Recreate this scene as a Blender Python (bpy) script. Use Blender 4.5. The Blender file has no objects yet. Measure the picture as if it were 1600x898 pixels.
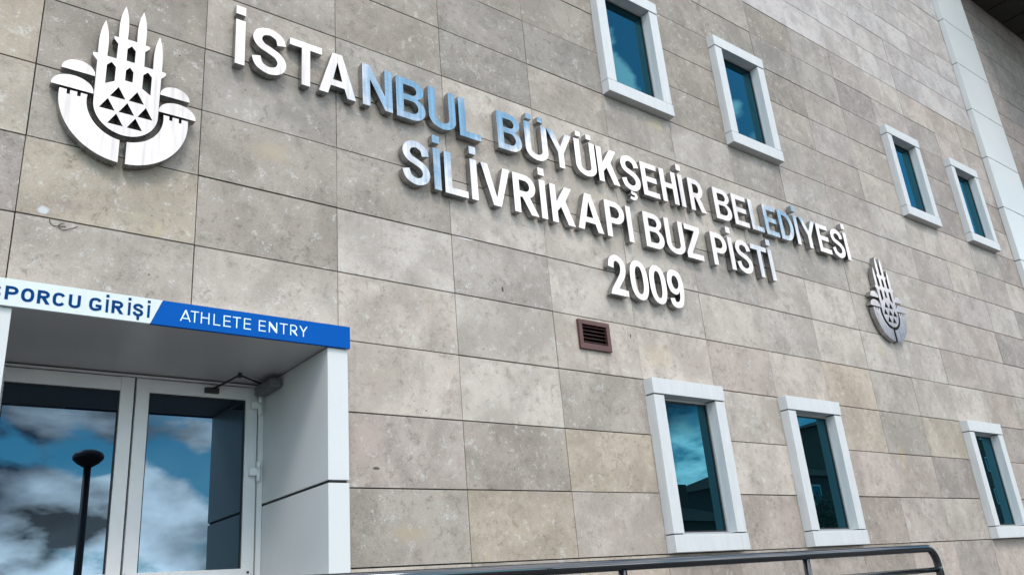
import bpy, bmesh, math, random
from mathutils import Vector, Matrix
from mathutils.geometry import tessellate_polygon
R_ = math.radians
rnd = random.Random(7)
SC = bpy.context.scene
COL = SC.collection

# ------------------------------------------------------------------ camera
CAM_POS = Vector((-0.50502, -4.50885, 1.6))
CAM_RIGHT = Vector((0.787898, -0.610224, -0.082722))
CAM_DOWN = Vector((0.156726, 0.328615, -0.931369))
CAM_FWD = Vector((0.595528, 0.720860, 0.354553))
F_PX = 1318.344
cd = bpy.data.cameras.new('camera')
cam = bpy.data.objects.new('camera', cd)
COL.objects.link(cam)
cd.sensor_fit = 'HORIZONTAL'; cd.sensor_width = 36.0
cd.lens = F_PX / 1600 * 36
cd.clip_start = 0.05; cd.clip_end = 3000
cam.matrix_world = Matrix(((CAM_RIGHT.x, -CAM_DOWN.x, -CAM_FWD.x, CAM_POS.x),
                           (CAM_RIGHT.y, -CAM_DOWN.y, -CAM_FWD.y, CAM_POS.y),
                           (CAM_RIGHT.z, -CAM_DOWN.z, -CAM_FWD.z, CAM_POS.z),
                           (0, 0, 0, 1)))
SC.camera = cam
SC.render.resolution_x = 1024; SC.render.resolution_y = 574

# ------------------------------------------------------------------ light and exposure
SUN_EL, SUN_AZ = 48.0, 205.0        # azimuth clockwise from +Y (north)
SKY_STRENGTH = 0.10
EXPOSURE = 0.0
SC.view_settings.view_transform = 'Standard'
SC.view_settings.look = 'None'
SC.view_settings.exposure = EXPOSURE
SC.view_settings.gamma = 1.0
SC.view_settings.use_curve_mapping = False

world = bpy.data.worlds.new('World'); SC.world = world
world.use_nodes = True
nt = world.node_tree; nt.nodes.clear()
def wn(t, **kw):
    n = nt.nodes.new(t)
    for k, v in kw.items(): setattr(n, k, v)
    return n
def wl(a, b): nt.links.new(a, b)
def wmath(op, a, b=None, c=None, clamp=False):
    n = wn('ShaderNodeMath', operation=op, use_clamp=clamp)
    for i, v in enumerate((a, b, c)):
        if v is None: continue
        if isinstance(v, (int, float)): n.inputs[i].default_value = v
        else: wl(v, n.inputs[i])
    return n.outputs[0]
out = wn('ShaderNodeOutputWorld'); bg = wn('ShaderNodeBackground')
bg.inputs['Strength'].default_value = SKY_STRENGTH
wl(bg.outputs[0], out.inputs[0])
sky = wn('ShaderNodeTexSky', sky_type='NISHITA', sun_disc=False)
sky.sun_elevation = R_(SUN_EL); sky.sun_rotation = R_(SUN_AZ)
sky.air_density = 1.0; sky.dust_density = 0.3; sky.ozone_density = 3.0
tc = wn('ShaderNodeTexCoord')
# clouds: billowy noise over the direction of the sky, flattened towards the horizon,
# gathered into banks and opened into blue gaps round a few compass directions
mp = wn('ShaderNodeMapping'); mp.inputs['Scale'].default_value = (1, 1, 2.1)
wl(tc.outputs['Generated'], mp.inputs['Vector'])
def wnoise(scale, detail, rough, dist=0.0, loc=(0, 0, 0)):
    m2 = wn('ShaderNodeVectorMath', operation='ADD'); m2.inputs[1].default_value = loc
    wl(mp.outputs[0], m2.inputs[0])
    n = wn('ShaderNodeTexNoise', noise_dimensions='3D')
    n.inputs['Scale'].default_value = scale; n.inputs['Detail'].default_value = detail
    n.inputs['Roughness'].default_value = rough; n.inputs['Distortion'].default_value = dist
    wl(m2.outputs[0], n.inputs['Vector'])
    return n.outputs['Fac']
fbm = wnoise(4.2, 12, 0.61, 0.35, (3.1, 0.4, 1.7))
big = wnoise(1.5, 3, 0.5, 0.0, (7.1, 2.2, 0.3))
shade_n = wnoise(3.4, 8, 0.52, 0.15, (1.3, 5.2, 9.1))
def ray_dir(px, py):
    """compass direction that a wall mirror shows at this point of the facade"""
    d = CAM_RIGHT * ((px - 800) / F_PX) + CAM_DOWN * ((py - 449) / F_PX) + CAM_FWD
    d.normalize()
    return Vector((d.x, -d.y, d.z))
CLOUD_SPOTS = [  # (toward, angular radius deg, weight): + more cloud, - open blue sky
    ((190, 120), 11, 0.40), ((430, 70), 5.5, 0.45), ((530, 90), 2.2, 0.25), ((618, 112), 3.2, -0.62), ((668, 120), 2.6, -0.40), ((630, 205), 2.0, 0.25),
    ((740, 175), 1.8, -0.16), ((742, 215), 1.8, 0.25), ((802, 192), 2.6, -0.62), ((868, 218), 1.7, -0.30), ((850, 268), 2.0, 0.3), ((704, 258), 1.5, -0.55), ((645, 255), 1.5, 0.35), ((765, 292), 2.0, 0.3), ((935, 250), 2.2, 0.3),
    ((985, 300), 5.0, 0.40), ((840, 340), 5.0, 0.40), ((1010, 400), 6.0, 0.35), ((1120, 320), 3.4, 0.45), ((1222, 345), 1.5, -0.50), ((1290, 372), 1.6, 0.6), ((1195, 395), 1.2, -0.1),
    ((1315, 385), 1.8, 0.45), ((1385, 470), 4.5, 0.45), ((1180, 150), 5.5, -0.60), ((1425, 270), 5.0, -0.60), ((1520, 320), 4, -0.6), ((985, 30), 2.4, -0.40), ((968, 118), 1.7, 0.62), ((952, 55), 1.0, 0.45), ((1012, 100), 1.8, -0.4), ((1146, 165), 1.0, 0.55), ((1180, 205), 0.8, 0.3),
    ((1075, 670), 4, 0.04), ((1290, 690), 3.5, -0.10), ((110, 724), 2.0, -0.40), ((30, 706), 1.2, -0.3), ((175, 716), 1.3, -0.42), ((265, 720), 1.3, -0.42), ((320, 728), 1.7, -0.48),
    ((60, 765), 2.4, 0.30), ((270, 795), 2.6, 0.28), ((170, 780), 1.8, 0.2), ((310, 690), 1.3, 0.35), ((180, 682), 1.2, 0.3), ((60, 672), 1.4, 0.35), ((300, 650), 1.6, -0.1), ((90, 640), 1.8, -0.12)]
cov = wmath('ADD', wmath('MULTIPLY_ADD', fbm, 2.0, -0.52), wmath('MULTIPLY', wmath('SUBTRACT', big, 0.5), 0.5))
for (px, py), rad, wgt in CLOUD_SPOTS:
    d = ray_dir(px, py)
    dn = wn('ShaderNodeVectorMath', operation='DOT_PRODUCT'); dn.inputs[1].default_value = d
    wl(tc.outputs['Generated'], dn.inputs[0])
    k = 1.0 / (1 - math.cos(R_(rad)))
    e = wmath('MULTIPLY', wmath('SUBTRACT', dn.outputs['Value'], 1.0), k)     # -(angle/rad)^2
    g = wmath('POWER', 2.718, wmath('MAXIMUM', e, -12.0))
    cov = wmath('MULTIPLY_ADD', g, wgt, cov)
mr = wn('ShaderNodeMapRange', interpolation_type='SMOOTHSTEP')
mr.inputs['From Min'].default_value = 0.32; mr.inputs['From Max'].default_value = 0.58
wl(cov, mr.inputs['Value'])
dens = wmath('MAXIMUM', mr.outputs[0], 0.07)     # a thin veil is left even in the gaps
# thick cloud is greyer underneath (low in the sky we look at their bases)
sep = wn('ShaderNodeSeparateXYZ'); wl(tc.outputs['Generated'], sep.inputs[0])
ram = wn('ShaderNodeValToRGB')
ram.color_ramp.elements[0].position = 0.41; ram.color_ramp.elements[0].color = (0.09, 0.12, 0.17, 1)
ram.color_ramp.elements[1].position = 0.63; ram.color_ramp.elements[1].color = (2.9, 2.82, 2.76, 1)
wl(shade_n, ram.inputs['Fac'])
high = wn('ShaderNodeMapRange', interpolation_type='SMOOTHSTEP')
high.inputs['From Min'].default_value = 0.20; high.inputs['From Max'].default_value = 0.34; high.inputs['To Max'].default_value = 0.88
wl(sep.outputs['Z'], high.inputs['Value'])
lift = wn('ShaderNodeMix', data_type='RGBA')
wl(high.outputs[0], lift.inputs['Factor']); wl(ram.outputs[0], lift.inputs['A']); lift.inputs['B'].default_value = (0.97, 0.945, 0.965, 1)
CLOUD_GAIN = 27.0
SHADED_SPOTS = [((1385, 470), 3.6, 0.06), ((50, 838), 2.6, 0.80), ((130, 850), 2.0, 0.70), ((10, 855), 2.0, 0.6), ((335, 862), 1.6, 0.55), ((255, 835), 1.2, 0.4), ((230, 655), 1.6, 0.5), ((140, 650), 1.8, 0.55), ((480, 150), 2.2, 0.22), ((1150, 380), 2.5, 0.25), ((985, 445), 2.5, 0.22), ((300, 110), 3.5, 0.15), ((720, 300), 1.6, 0.25), ((1040, 300), 2, 0.2)]
wsrc = wn('ShaderNodeTexNoise', noise_dimensions='3D'); wsrc.inputs['Scale'].default_value = 7.0; wsrc.inputs['Detail'].default_value = 6
wl(mp.outputs[0], wsrc.inputs['Vector'])
wv = wn('ShaderNodeVectorMath', operation='MULTIPLY_ADD'); wv.inputs[1].default_value = (.26, .26, .26); wv.inputs[2].default_value = (-.13, -.13, -.13)
wl(wsrc.outputs['Color'], wv.inputs[0])
wa = wn('ShaderNodeVectorMath', operation='ADD'); wl(tc.outputs['Generated'], wa.inputs[0]); wl(wv.outputs[0], wa.inputs[1])
wnm = wn('ShaderNodeVectorMath', operation='NORMALIZE'); wl(wa.outputs[0], wnm.inputs[0])
gain = None
for (px, py), rad, wgt in SHADED_SPOTS:      # thicker, greyer parts of the cloud cover
    dn = wn('ShaderNodeVectorMath', operation='DOT_PRODUCT'); dn.inputs[1].default_value = ray_dir(px, py)
    wl(wnm.outputs[0], dn.inputs[0])
    e = wmath('MULTIPLY', wmath('SUBTRACT', dn.outputs['Value'], 1.0), 1.0 / (1 - math.cos(R_(rad))))
    g = wmath('POWER', 2.718, wmath('MAXIMUM', e, -12.0))
    gain = wmath('MULTIPLY_ADD', g, -wgt * CLOUD_GAIN, CLOUD_GAIN if gain is None else gain)
cl = wn('ShaderNodeVectorMath', operation='SCALE'); wl(wmath('MAXIMUM', gain, 2.5), cl.inputs['Scale'])
wl(lift.outputs['Result'], cl.inputs[0])
blue = wn('ShaderNodeVectorMath', operation='MULTIPLY'); blue.inputs[1].default_value = (1.35, 3.30, 3.20)
wl(sky.outputs[0], blue.inputs[0])
mixc = wn('ShaderNodeMix', data_type='RGBA')
wl(dens, mixc.inputs['Factor']); wl(blue.outputs[0], mixc.inputs['A']); wl(cl.outputs[0], mixc.inputs['B'])
wl(mixc.outputs['Result'], bg.inputs['Color'])

sl = bpy.data.lights.new('sun', 'SUN'); sl.energy = 2.1; sl.angle = R_(16); sl.color = (1.0, 0.905, 0.83)
sun = bpy.data.objects.new('sun', sl); COL.objects.link(sun)
az, el = R_(SUN_AZ), R_(SUN_EL)
to_sun = Vector((math.sin(az) * math.cos(el), math.cos(az) * math.cos(el), math.sin(el)))
sun.rotation_euler = to_sun.to_track_quat('Z', 'Y').to_euler()
sun.location = to_sun * 40

# ------------------------------------------------------------------ helpers
def obj(name, bm, mats, parent=None, smooth=False, loc=None):
    me = bpy.data.meshes.new(name)
    bmesh.ops.recalc_face_normals(bm, faces=bm.faces)
    bm.to_mesh(me); bm.free()
    if not isinstance(mats, (list, tuple)): mats = [mats]
    for m in mats: me.materials.append(m)
    if smooth:
        for p in me.polygons: p.use_smooth = True
    o = bpy.data.objects.new(name, me); COL.objects.link(o)
    if parent is not None: o.parent = parent
    if loc is not None: o.location = loc
    return o
def tag(o, label=None, cat=None, group=None, kind=None):
    if label: o['label'] = label
    if cat: o['category'] = cat
    if group: o['group'] = group
    if kind: o['kind'] = kind
    return o
def empty(name, loc=(0, 0, 0), rz=0):
    o = bpy.data.objects.new(name, None); COL.objects.link(o)
    o.location = loc; o.rotation_euler = (0, 0, rz); o.empty_display_size = 0.2
    return o
def box(bm, x0, x1, y0, y1, z0, z1, bev=0.0, mi=0):
    vs = [bm.verts.new(p) for p in ((x0,y0,z0),(x1,y0,z0),(x1,y1,z0),(x0,y1,z0),(x0,y0,z1),(x1,y0,z1),(x1,y1,z1),(x0,y1,z1))]
    fs = [bm.faces.new([vs[i] for i in q]) for q in ((3,2,1,0),(4,5,6,7),(0,1,5,4),(1,2,6,5),(2,3,7,6),(3,0,4,7))]
    for f in fs: f.material_index = mi
    if bev > 0:
        es = list({e for f in fs for e in f.edges})
        bmesh.ops.bevel(bm, geom=es, offset=bev, segments=2, profile=0.6, affect='EDGES', clamp_overlap=True)
    return bm
def newbox(*a, **k):
    bm = bmesh.new(); box(bm, *a, **k); return bm
def tube(bm, pts, r, seg=14, cap=True, mi=0):
    pts = [Vector(p) for p in pts]; rings = []
    n0 = None
    for i, p in enumerate(pts):
        if i == 0: t = pts[1] - p
        elif i == len(pts) - 1: t = p - pts[i - 1]
        else: t = (pts[i + 1] - p).normalized() + (p - pts[i - 1]).normalized()
        t.normalize()
        if n0 is None:
            n0 = t.orthogonal().normalized()
        else:
            n0 = (n0 - t * n0.dot(t)).normalized()
        b = t.cross(n0)
        rr = r[i] if isinstance(r, (list, tuple)) else r
        rings.append([bm.verts.new(p + (n0 * math.cos(a) + b * math.sin(a)) * rr) for a in [2 * math.pi * k / seg for k in range(seg)]])
    for a, b in zip(rings, rings[1:]):
        for k in range(seg):
            f = bm.faces.new((a[k], a[(k + 1) % seg], b[(k + 1) % seg], b[k])); f.smooth = True; f.material_index = mi
    if cap:
        f = bm.faces.new(rings[0][::-1]); f.material_index = mi
        f = bm.faces.new(rings[-1]); f.material_index = mi
    return bm
def lathe(bm, prof, c, seg=20):
    rings = [[bm.verts.new((c[0] + r * math.cos(2*math.pi*k/seg), c[1] + r * math.sin(2*math.pi*k/seg), c[2] + z)) for k in range(seg)] for r, z in prof]
    for a, b in zip(rings, rings[1:]):
        for k in range(seg):
            f = bm.faces.new((a[k], a[(k+1) % seg], b[(k+1) % seg], b[k])); f.smooth = True
    bm.faces.new(rings[0][::-1]); bm.faces.new(rings[-1])
    return bm
def plate(bm, loops, y0, y1, x=0.0, z=0.0, side=0):
    """flat shape in the wall plane: loops[0] outline, the rest holes; y0 front, y1 back"""
    loops = [[(p[0] + x, p[1] + z) for p in L] for L in loops]
    flat = [p for L in loops for p in L]
    tris = tessellate_polygon([[Vector((p[0], p[1], 0)) for p in L] for L in loops])
    fv = [bm.verts.new((p[0], y0, p[1])) for p in flat]
    bv = [bm.verts.new((p[0], y1, p[1])) for p in flat]
    for t in tris:
        try:
            bm.faces.new([fv[i] for i in t]); bm.faces.new([bv[i] for i in t][::-1]).material_index = side
        except ValueError: pass
    o = 0
    for L in loops:
        n = len(L)
        for i in range(n):
            j = (i + 1) % n
            bm.faces.new((fv[o+i], fv[o+j], bv[o+j], bv[o+i])).material_index = side
        o += n
    return bm

# ------------------------------------------------------------------ materials
def mat(name):
    m = bpy.data.materials.new(name); m.use_nodes = True
    return m, m.node_tree.nodes, m.node_tree.links, m.node_tree.nodes['Principled BSDF']
def simple(name, col, rough=0.5, metal=0.0, var=0.06, scale=6.0, spec=0.5, coat=0.0, bump=0.0, stretch=(1, 1, 1), rvar=0.0):
    m, N, L, P = mat(name)
    P.inputs['Metallic'].default_value = metal
    P.inputs['Specular IOR Level'].default_value = spec
    P.inputs['Coat Weight'].default_value = coat
    t = N.new('ShaderNodeTexCoord'); mp = N.new('ShaderNodeMapping'); mp.inputs['Scale'].default_value = stretch
    L.new(t.outputs['Object'], mp.inputs['Vector'])
    n = N.new('ShaderNodeTexNoise'); n.inputs['Scale'].default_value = scale; n.inputs['Detail'].default_value = 7; n.inputs['Roughness'].default_value = 0.62
    L.new(mp.outputs[0], n.inputs['Vector'])
    r = N.new('ShaderNodeValToRGB')
    r.color_ramp.elements[0].position = 0.3; r.color_ramp.elements[1].position = 0.7
    r.color_ramp.elements[0].color = (*[max(0, c * (1 - var)) for c in col], 1)
    r.color_ramp.elements[1].color = (*[min(1, c * (1 + var)) for c in col], 1)
    L.new(n.outputs['Fac'], r.inputs['Fac']); L.new(r.outputs[0], P.inputs['Base Color'])
    if rvar:
        q = N.new('ShaderNodeMapRange'); q.inputs['To Min'].default_value = max(0, rough - rvar); q.inputs['To Max'].default_value = rough + rvar
        q.inputs['From Min'].default_value = 0.3; q.inputs['From Max'].default_value = 0.7
        L.new(n.outputs['Fac'], q.inputs['Value']); L.new(q.outputs[0], P.inputs['Roughness'])
    else: P.inputs['Roughness'].default_value = rough
    if bump:
        b = N.new('ShaderNodeBump'); b.inputs['Strength'].default_value = bump; b.inputs['Distance'].default_value = 0.004
        L.new(n.outputs['Fac'], b.inputs['Height']); L.new(b.outputs[0], P.inputs['Normal'])
    return m

MARKS = [(0.120, 3.727, 0.036, 0.026, (0.46, 0.475, 0.50), 0.9, 0.5), (0.585, 3.800, 0.10, 0.04, (0.36, 0.34, 0.22), 0.45, 1.0), (0.695, 3.735, 0.032, 0.06, (0.37, 0.335, 0.20), 0.5, 0.9),
         (0.24, 3.78, 0.12, 0.05, (0.24, 0.19, 0.165), 0.5, 0.9), (2.83, 4.131, 0.085, 0.008, (0.55, 0.54, 0.53), 0.9, 0.4), (5.22, 5.84, 0.20, 0.09, (0.40, 0.35, 0.22), 0.5, 0.9),
         (3.127, 3.782, 0.009, 0.026, (0.03, 0.028, 0.026), 0.95, 0.3), (4.424, 3.594, 0.007, 0.022, (0.03, 0.028, 0.026), 0.95, 0.3), (2.045, 2.455, 0.028, 0.010, (0.03, 0.028, 0.026), 0.9, 0.3),
         (2.26, 2.07, 0.20, 0.09, (0.36, 0.29, 0.19), 0.5, 0.9), (1.50, 4.75, 0.26, 0.14, (0.17, 0.155, 0.14), 0.6, 0.9), (1.62, 4.98, 0.20, 0.08, (0.19, 0.18, 0.17), 0.55, 0.9), (1.35, 4.42, 0.20, 0.10, (0.36, 0.30, 0.20), 0.5, 0.9),
         (4.75, 3.45, 0.22, 0.14, (0.40, 0.32, 0.22), 0.55, 0.9), (8.45, 3.95, 0.14, 0.12, (0.38, 0.34, 0.22), 0.45, 0.9), (8.35, 2.75, 0.07, 0.22, (0.34, 0.27, 0.14), 0.6, 0.9), (1.98, 2.62, 0.14, 0.2, (0.40, 0.31, 0.28), 0.5, 0.9),
         (4.60, 5.78, 0.05, 0.20, (0.17, 0.155, 0.14), 0.45, 1.2), (5.30, 5.80, 0.04, 0.16, (0.17, 0.155, 0.14), 0.4, 1.2), (6.42, 5.78, 0.05, 0.20, (0.17, 0.155, 0.14), 0.45, 1.2), (7.10, 5.80, 0.04, 0.16, (0.17, 0.155, 0.14), 0.4, 1.2),
         (3.90, 3.34, 0.03, 0.12, (0.20, 0.165, 0.15), 0.45, 1.2), (4.12, 3.33, 0.025, 0.13, (0.20, 0.165, 0.15), 0.45, 1.2), (0.46, 3.98, 0.03, 0.12, (0.19, 0.175, 0.16), 0.45, 1.2)]
def stone_material():
    m, N, L, P = mat('travertine')
    at = N.new('ShaderNodeAttribute'); at.attribute_name = 'tile_tint'; at.attribute_type = 'GEOMETRY'
    ar = N.new('ShaderNodeAttribute'); ar.attribute_name = 'tile_seed'; ar.attribute_type = 'GEOMETRY'
    t = N.new('ShaderNodeTexCoord')
    w = N.new('ShaderNodeMath'); w.operation = 'MULTIPLY'; w.inputs[1].default_value = 37.0
    L.new(ar.outputs['Fac'], w.inputs[0])
    def noise(scale, detail=6, rough=0.6, dist=0.0, woff=0.0, stretch=None):
        n = N.new('ShaderNodeTexNoise'); n.noise_dimensions = '4D'
        n.inputs['Scale'].default_value = scale; n.inputs['Detail'].default_value = detail
        n.inputs['Roughness'].default_value = rough; n.inputs['Distortion'].default_value = dist
        src = t.outputs['Object']
        if stretch:
            mm = N.new('ShaderNodeMapping'); mm.inputs['Scale'].default_value = stretch
            L.new(src, mm.inputs['Vector']); src = mm.outputs[0]
        L.new(src, n.inputs['Vector'])
        a = N.new('ShaderNodeMath'); a.operation = 'ADD'; a.inputs[1].default_value = woff
        L.new(w.outputs[0], a.inputs[0]); L.new(a.outputs[0], n.inputs['W'])
        return n.outputs['Fac']
    def mrange(v, a, b, c, d, smooth=True):
        r = N.new('ShaderNodeMapRange'); r.interpolation_type = 'SMOOTHSTEP' if smooth else 'LINEAR'
        r.inputs['From Min'].default_value = a; r.inputs['From Max'].default_value = b
        r.inputs['To Min'].default_value = c; r.inputs['To Max'].default_value = d
        L.new(v, r.inputs['Value']); return r.outputs[0]
    def mul(a, b):
        x = N.new('ShaderNodeMath'); x.operation = 'MULTIPLY'
        for i, v in enumerate((a, b)):
            if isinstance(v, (int, float)): x.inputs[i].default_value = v
            else: L.new(v, x.inputs[i])
        return x.outputs[0]
    def mixcol(fac, a, b, mode='MIX'):
        x = N.new('ShaderNodeMix'); x.data_type = 'RGBA'; x.blend_type = mode
        if isinstance(fac, (int, float)): x.inputs['Factor'].default_value = fac
        else: L.new(fac, x.inputs['Factor'])
        for nme, v in (('A', a), ('B', b)):
            if isinstance(v, tuple): x.inputs[nme].default_value = v
            else: L.new(v, x.inputs[nme])
        return x.outputs['Result']
    cloud = noise(2.6, 5, 0.55, 0.4)
    mott = noise(12.0, 9, 0.70, 0.6, 3.0)
    fine = noise(70.0, 4, 0.7, 0.2, 5.0)
    speck = noise(160.0, 2, 0.6, 0.0, 8.0)
    c = mixcol(mrange(cloud, 0.38, 0.62, 0, 1), at.outputs['Color'], mixcol(1.0, at.outputs['Color'], (0.76, 0.75, 0.74, 1), 'MULTIPLY'))
    # pale calcite veining and darker dirty mottling
    pale = mul(mrange(mott, 0.54, 0.63, 0, 1), mrange(fine, 0.42, 0.6, 0, 1))
    c = mixcol(mul(pale, 0.6), c, (0.52, 0.51, 0.49, 1))
    dark = mul(mrange(mott, 0.47, 0.36, 0, 1), mrange(fine, 0.36, 0.56, 0, 1))
    c = mixcol(mul(dark, 1.0), c, mixcol(1.0, at.outputs['Color'], (0.62, 0.61, 0.60, 1), 'MULTIPLY'))
    gritm = mrange(speck, 0.58, 0.72, 0, 1)
    c = mixcol(mul(gritm, 0.7), c, (0.16, 0.155, 0.15, 1))
    gritl = mrange(speck, 0.42, 0.30, 0, 1)
    c = mixcol(mul(gritl, 0.40), c, (0.56, 0.55, 0.54, 1))
    grain = noise(20.0, 10, 0.85, 0.5, 29.0)
    area = mrange(noise(2.4, 4, 0.6, 0.6, 31.0), 0.40, 0.62, 0.12, 1)
    c = mixcol(mul(area, mrange(grain, 0.50, 0.36, 0, 1.0)), c, mixcol(1.0, c, (0.52, 0.51, 0.50, 1), 'MULTIPLY'))
    c = mixcol(mul(area, mrange(grain, 0.52, 0.66, 0, 0.8)), c, mixcol(1.0, c, (1.2, 1.195, 1.19, 1), 'MULTIPLY'))
    # rusty / mossy stains on a few slabs
    stn = mul(mrange(noise(3.4, 4, 0.6, 0.8, 11.0), 0.60, 0.74, 0, 1), mrange(mott, 0.36, 0.6, 0.15, 1))
    c = mixcol(mul(stn, 0.30), c, (0.36, 0.305, 0.21, 1))
    ros = mrange(noise(2.2, 4, 0.55, 0.5, 17.0), 0.58, 0.74, 0, 1)
    c = mixcol(mul(ros, 0.40), c, (0.36, 0.29, 0.27, 1))
    run = mul(mrange(noise(1.0, 5, 0.6, 0.0, 41.0, (13.0, 1.0, 0.8)), 0.54, 0.70, 0, 1), mrange(cloud, 0.42, 0.6, 0, 1))
    c = mixcol(mul(run, 0.38), c, (0.20, 0.185, 0.17, 1))
    # open pores of the travertine
    v = N.new('ShaderNodeTexVoronoi'); v.voronoi_dimensions = '4D'; v.inputs['Scale'].default_value = 30.0
    mm = N.new('ShaderNodeMapping'); mm.inputs['Scale'].default_value = (0.8, 1, 1.25); L.new(t.outputs['Object'], mm.inputs['Vector'])
    L.new(mm.outputs[0], v.inputs['Vector']); L.new(w.outputs[0], v.inputs['W'])
    vs = N.new('ShaderNodeSeparateColor'); L.new(v.outputs['Color'], vs.inputs[0])
    size = mrange(vs.outputs[0], 0.40, 1.0, 0.0, 0.20, False)
    cmp_ = N.new('ShaderNodeMath'); cmp_.operation = 'SUBTRACT'; L.new(size, cmp_.inputs[0]); L.new(v.outputs['Distance'], cmp_.inputs[1])
    pit = mul(mrange(cmp_.outputs[0], 0.0, 0.03, 0, 1), mrange(noise(4.0, 3, 0.6, 0.0, 23.0), 0.45, 0.58, 0, 1))
    c = mixcol(mul(pit, 0.85), c, (0.055, 0.05, 0.047, 1))
    # a few marks with a place of their own: paint patch, algae and rust stains, mortar repair, chips
    def mark(x, z, sx, sz, col, amt, edge=0.5):
        nonlocal c
        mm2 = N.new('ShaderNodeMapping'); mm2.vector_type = 'POINT'
        mm2.inputs['Location'].default_value = (-x / sx, 0, -z / sz); mm2.inputs['Scale'].default_value = (1 / sx, 0, 1 / sz)
        L.new(t.outputs['Object'], mm2.inputs['Vector'])
        ln = N.new('ShaderNodeVectorMath'); ln.operation = 'LENGTH'; L.new(mm2.outputs[0], ln.inputs[0])
        ad = N.new('ShaderNodeMath'); ad.operation = 'MULTIPLY_ADD'; ad.inputs[1].default_value = 2.2; L.new(mott, ad.inputs[0]); L.new(ln.outputs['Value'], ad.inputs[2])
        c = mixcol(mul(mrange(ad.outputs[0], 2.1, 2.1 - edge, 0, 1), amt), c, (*col, 1))
    for a in MARKS: mark(*a)
    L.new(c, P.inputs['Base Color'])
    P.inputs['Roughness'].default_value = 0.62; P.inputs['Specular IOR Level'].default_value = 0.35
    h = N.new('ShaderNodeMath'); h.operation = 'SUBTRACT'; L.new(mul(fine, 0.35), h.inputs[0]); L.new(pit, h.inputs[1])
    b = N.new('ShaderNodeBump'); b.inputs['Strength'].default_value = 0.35; b.inputs['Distance'].default_value = 0.004
    L.new(h.outputs[0], b.inputs['Height']); L.new(b.outputs[0], P.inputs['Normal'])
    return m

def glass_material(name, tint, base, ior=2.2, wav=0.02, rough=0.0):
    m, N, L, P = mat(name)
    P.inputs['Base Color'].default_value = (*base, 1)
    P.inputs['Roughness'].default_value = 0.5; P.inputs['Specular IOR Level'].default_value = 0.0
    gl = N.new('ShaderNodeBsdfGlossy'); gl.inputs['Color'].default_value = (*tint, 1); gl.inputs['Roughness'].default_value = rough
    fr = N.new('ShaderNodeFresnel'); fr.inputs['IOR'].default_value = ior
    mx = N.new('ShaderNodeMixShader'); L.new(fr.outputs[0], mx.inputs[0]); L.new(P.outputs[0], mx.inputs[1]); L.new(gl.outputs[0], mx.inputs[2])
    L.new(mx.outputs[0], N['Material Output'].inputs['Surface'])
    if wav:
        t = N.new('ShaderNodeTexCoord'); n = N.new('ShaderNodeTexNoise'); n.inputs['Scale'].default_value = 1.6; n.inputs['Detail'].default_value = 1
        L.new(t.outputs['Object'], n.inputs['Vector'])
        b = N.new('ShaderNodeBump'); b.inputs['Strength'].default_value = wav; b.inputs['Distance'].default_value = 0.05
        L.new(n.outputs['Fac'], b.inputs['Height']); L.new(b.outputs[0], gl.inputs['Normal'])
    return m

def steel_material(name='brushed_steel', k=1.0, ra=0.10, rb=0.24):
    m, N, L, P = mat(name)
    P.inputs['Metallic'].default_value = 1.0
    t = N.new('ShaderNodeTexCoord'); mp = N.new('ShaderNodeMapping'); mp.inputs['Scale'].default_value = (6, 6, 160)
    L.new(t.outputs['Object'], mp.inputs['Vector'])
    n = N.new('ShaderNodeTexNoise'); n.inputs['Scale'].default_value = 1.5; n.inputs['Detail'].default_value = 4
    L.new(mp.outputs[0], n.inputs['Vector'])
    r = N.new('ShaderNodeMapRange'); r.inputs['To Min'].default_value = ra; r.inputs['To Max'].default_value = rb
    L.new(n.outputs['Fac'], r.inputs['Value']); L.new(r.outputs[0], P.inputs['Roughness'])
    cr = N.new('ShaderNodeValToRGB'); cr.color_ramp.elements[0].position = 0.35; cr.color_ramp.elements[1].position = 0.65; cr.color_ramp.elements[0].color = (0.54*k, 0.548*k, 0.555*k, 1); cr.color_ramp.elements[1].color = (0.76*k, 0.762*k, 0.765*k, 1)
    n2 = N.new('ShaderNodeTexNoise'); n2.inputs['Scale'].default_value = 2.2; n2.inputs['Detail'].default_value = 6
    mp2 = N.new('ShaderNodeMapping'); mp2.inputs['Scale'].default_value = (14, 1, 1.1); L.new(t.outputs['Object'], mp2.inputs['Vector']); L.new(mp2.outputs[0], n2.inputs['Vector']); L.new(n2.outputs['Fac'], cr.inputs['Fac']); L.new(cr.outputs[0], P.inputs['Base Color'])
    b = N.new('ShaderNodeBump'); b.inputs['Strength'].default_value = 0.06; b.inputs['Distance'].default_value = 0.02
    n3 = N.new('ShaderNodeTexNoise'); n3.inputs['Scale'].default_value = 7; n3.inputs['Detail'].default_value = 1
    L.new(t.outputs['Object'], n3.inputs['Vector']); L.new(n3.outputs['Fac'], b.inputs['Height']); L.new(b.outputs[0], P.inputs['Normal'])
    return m

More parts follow.
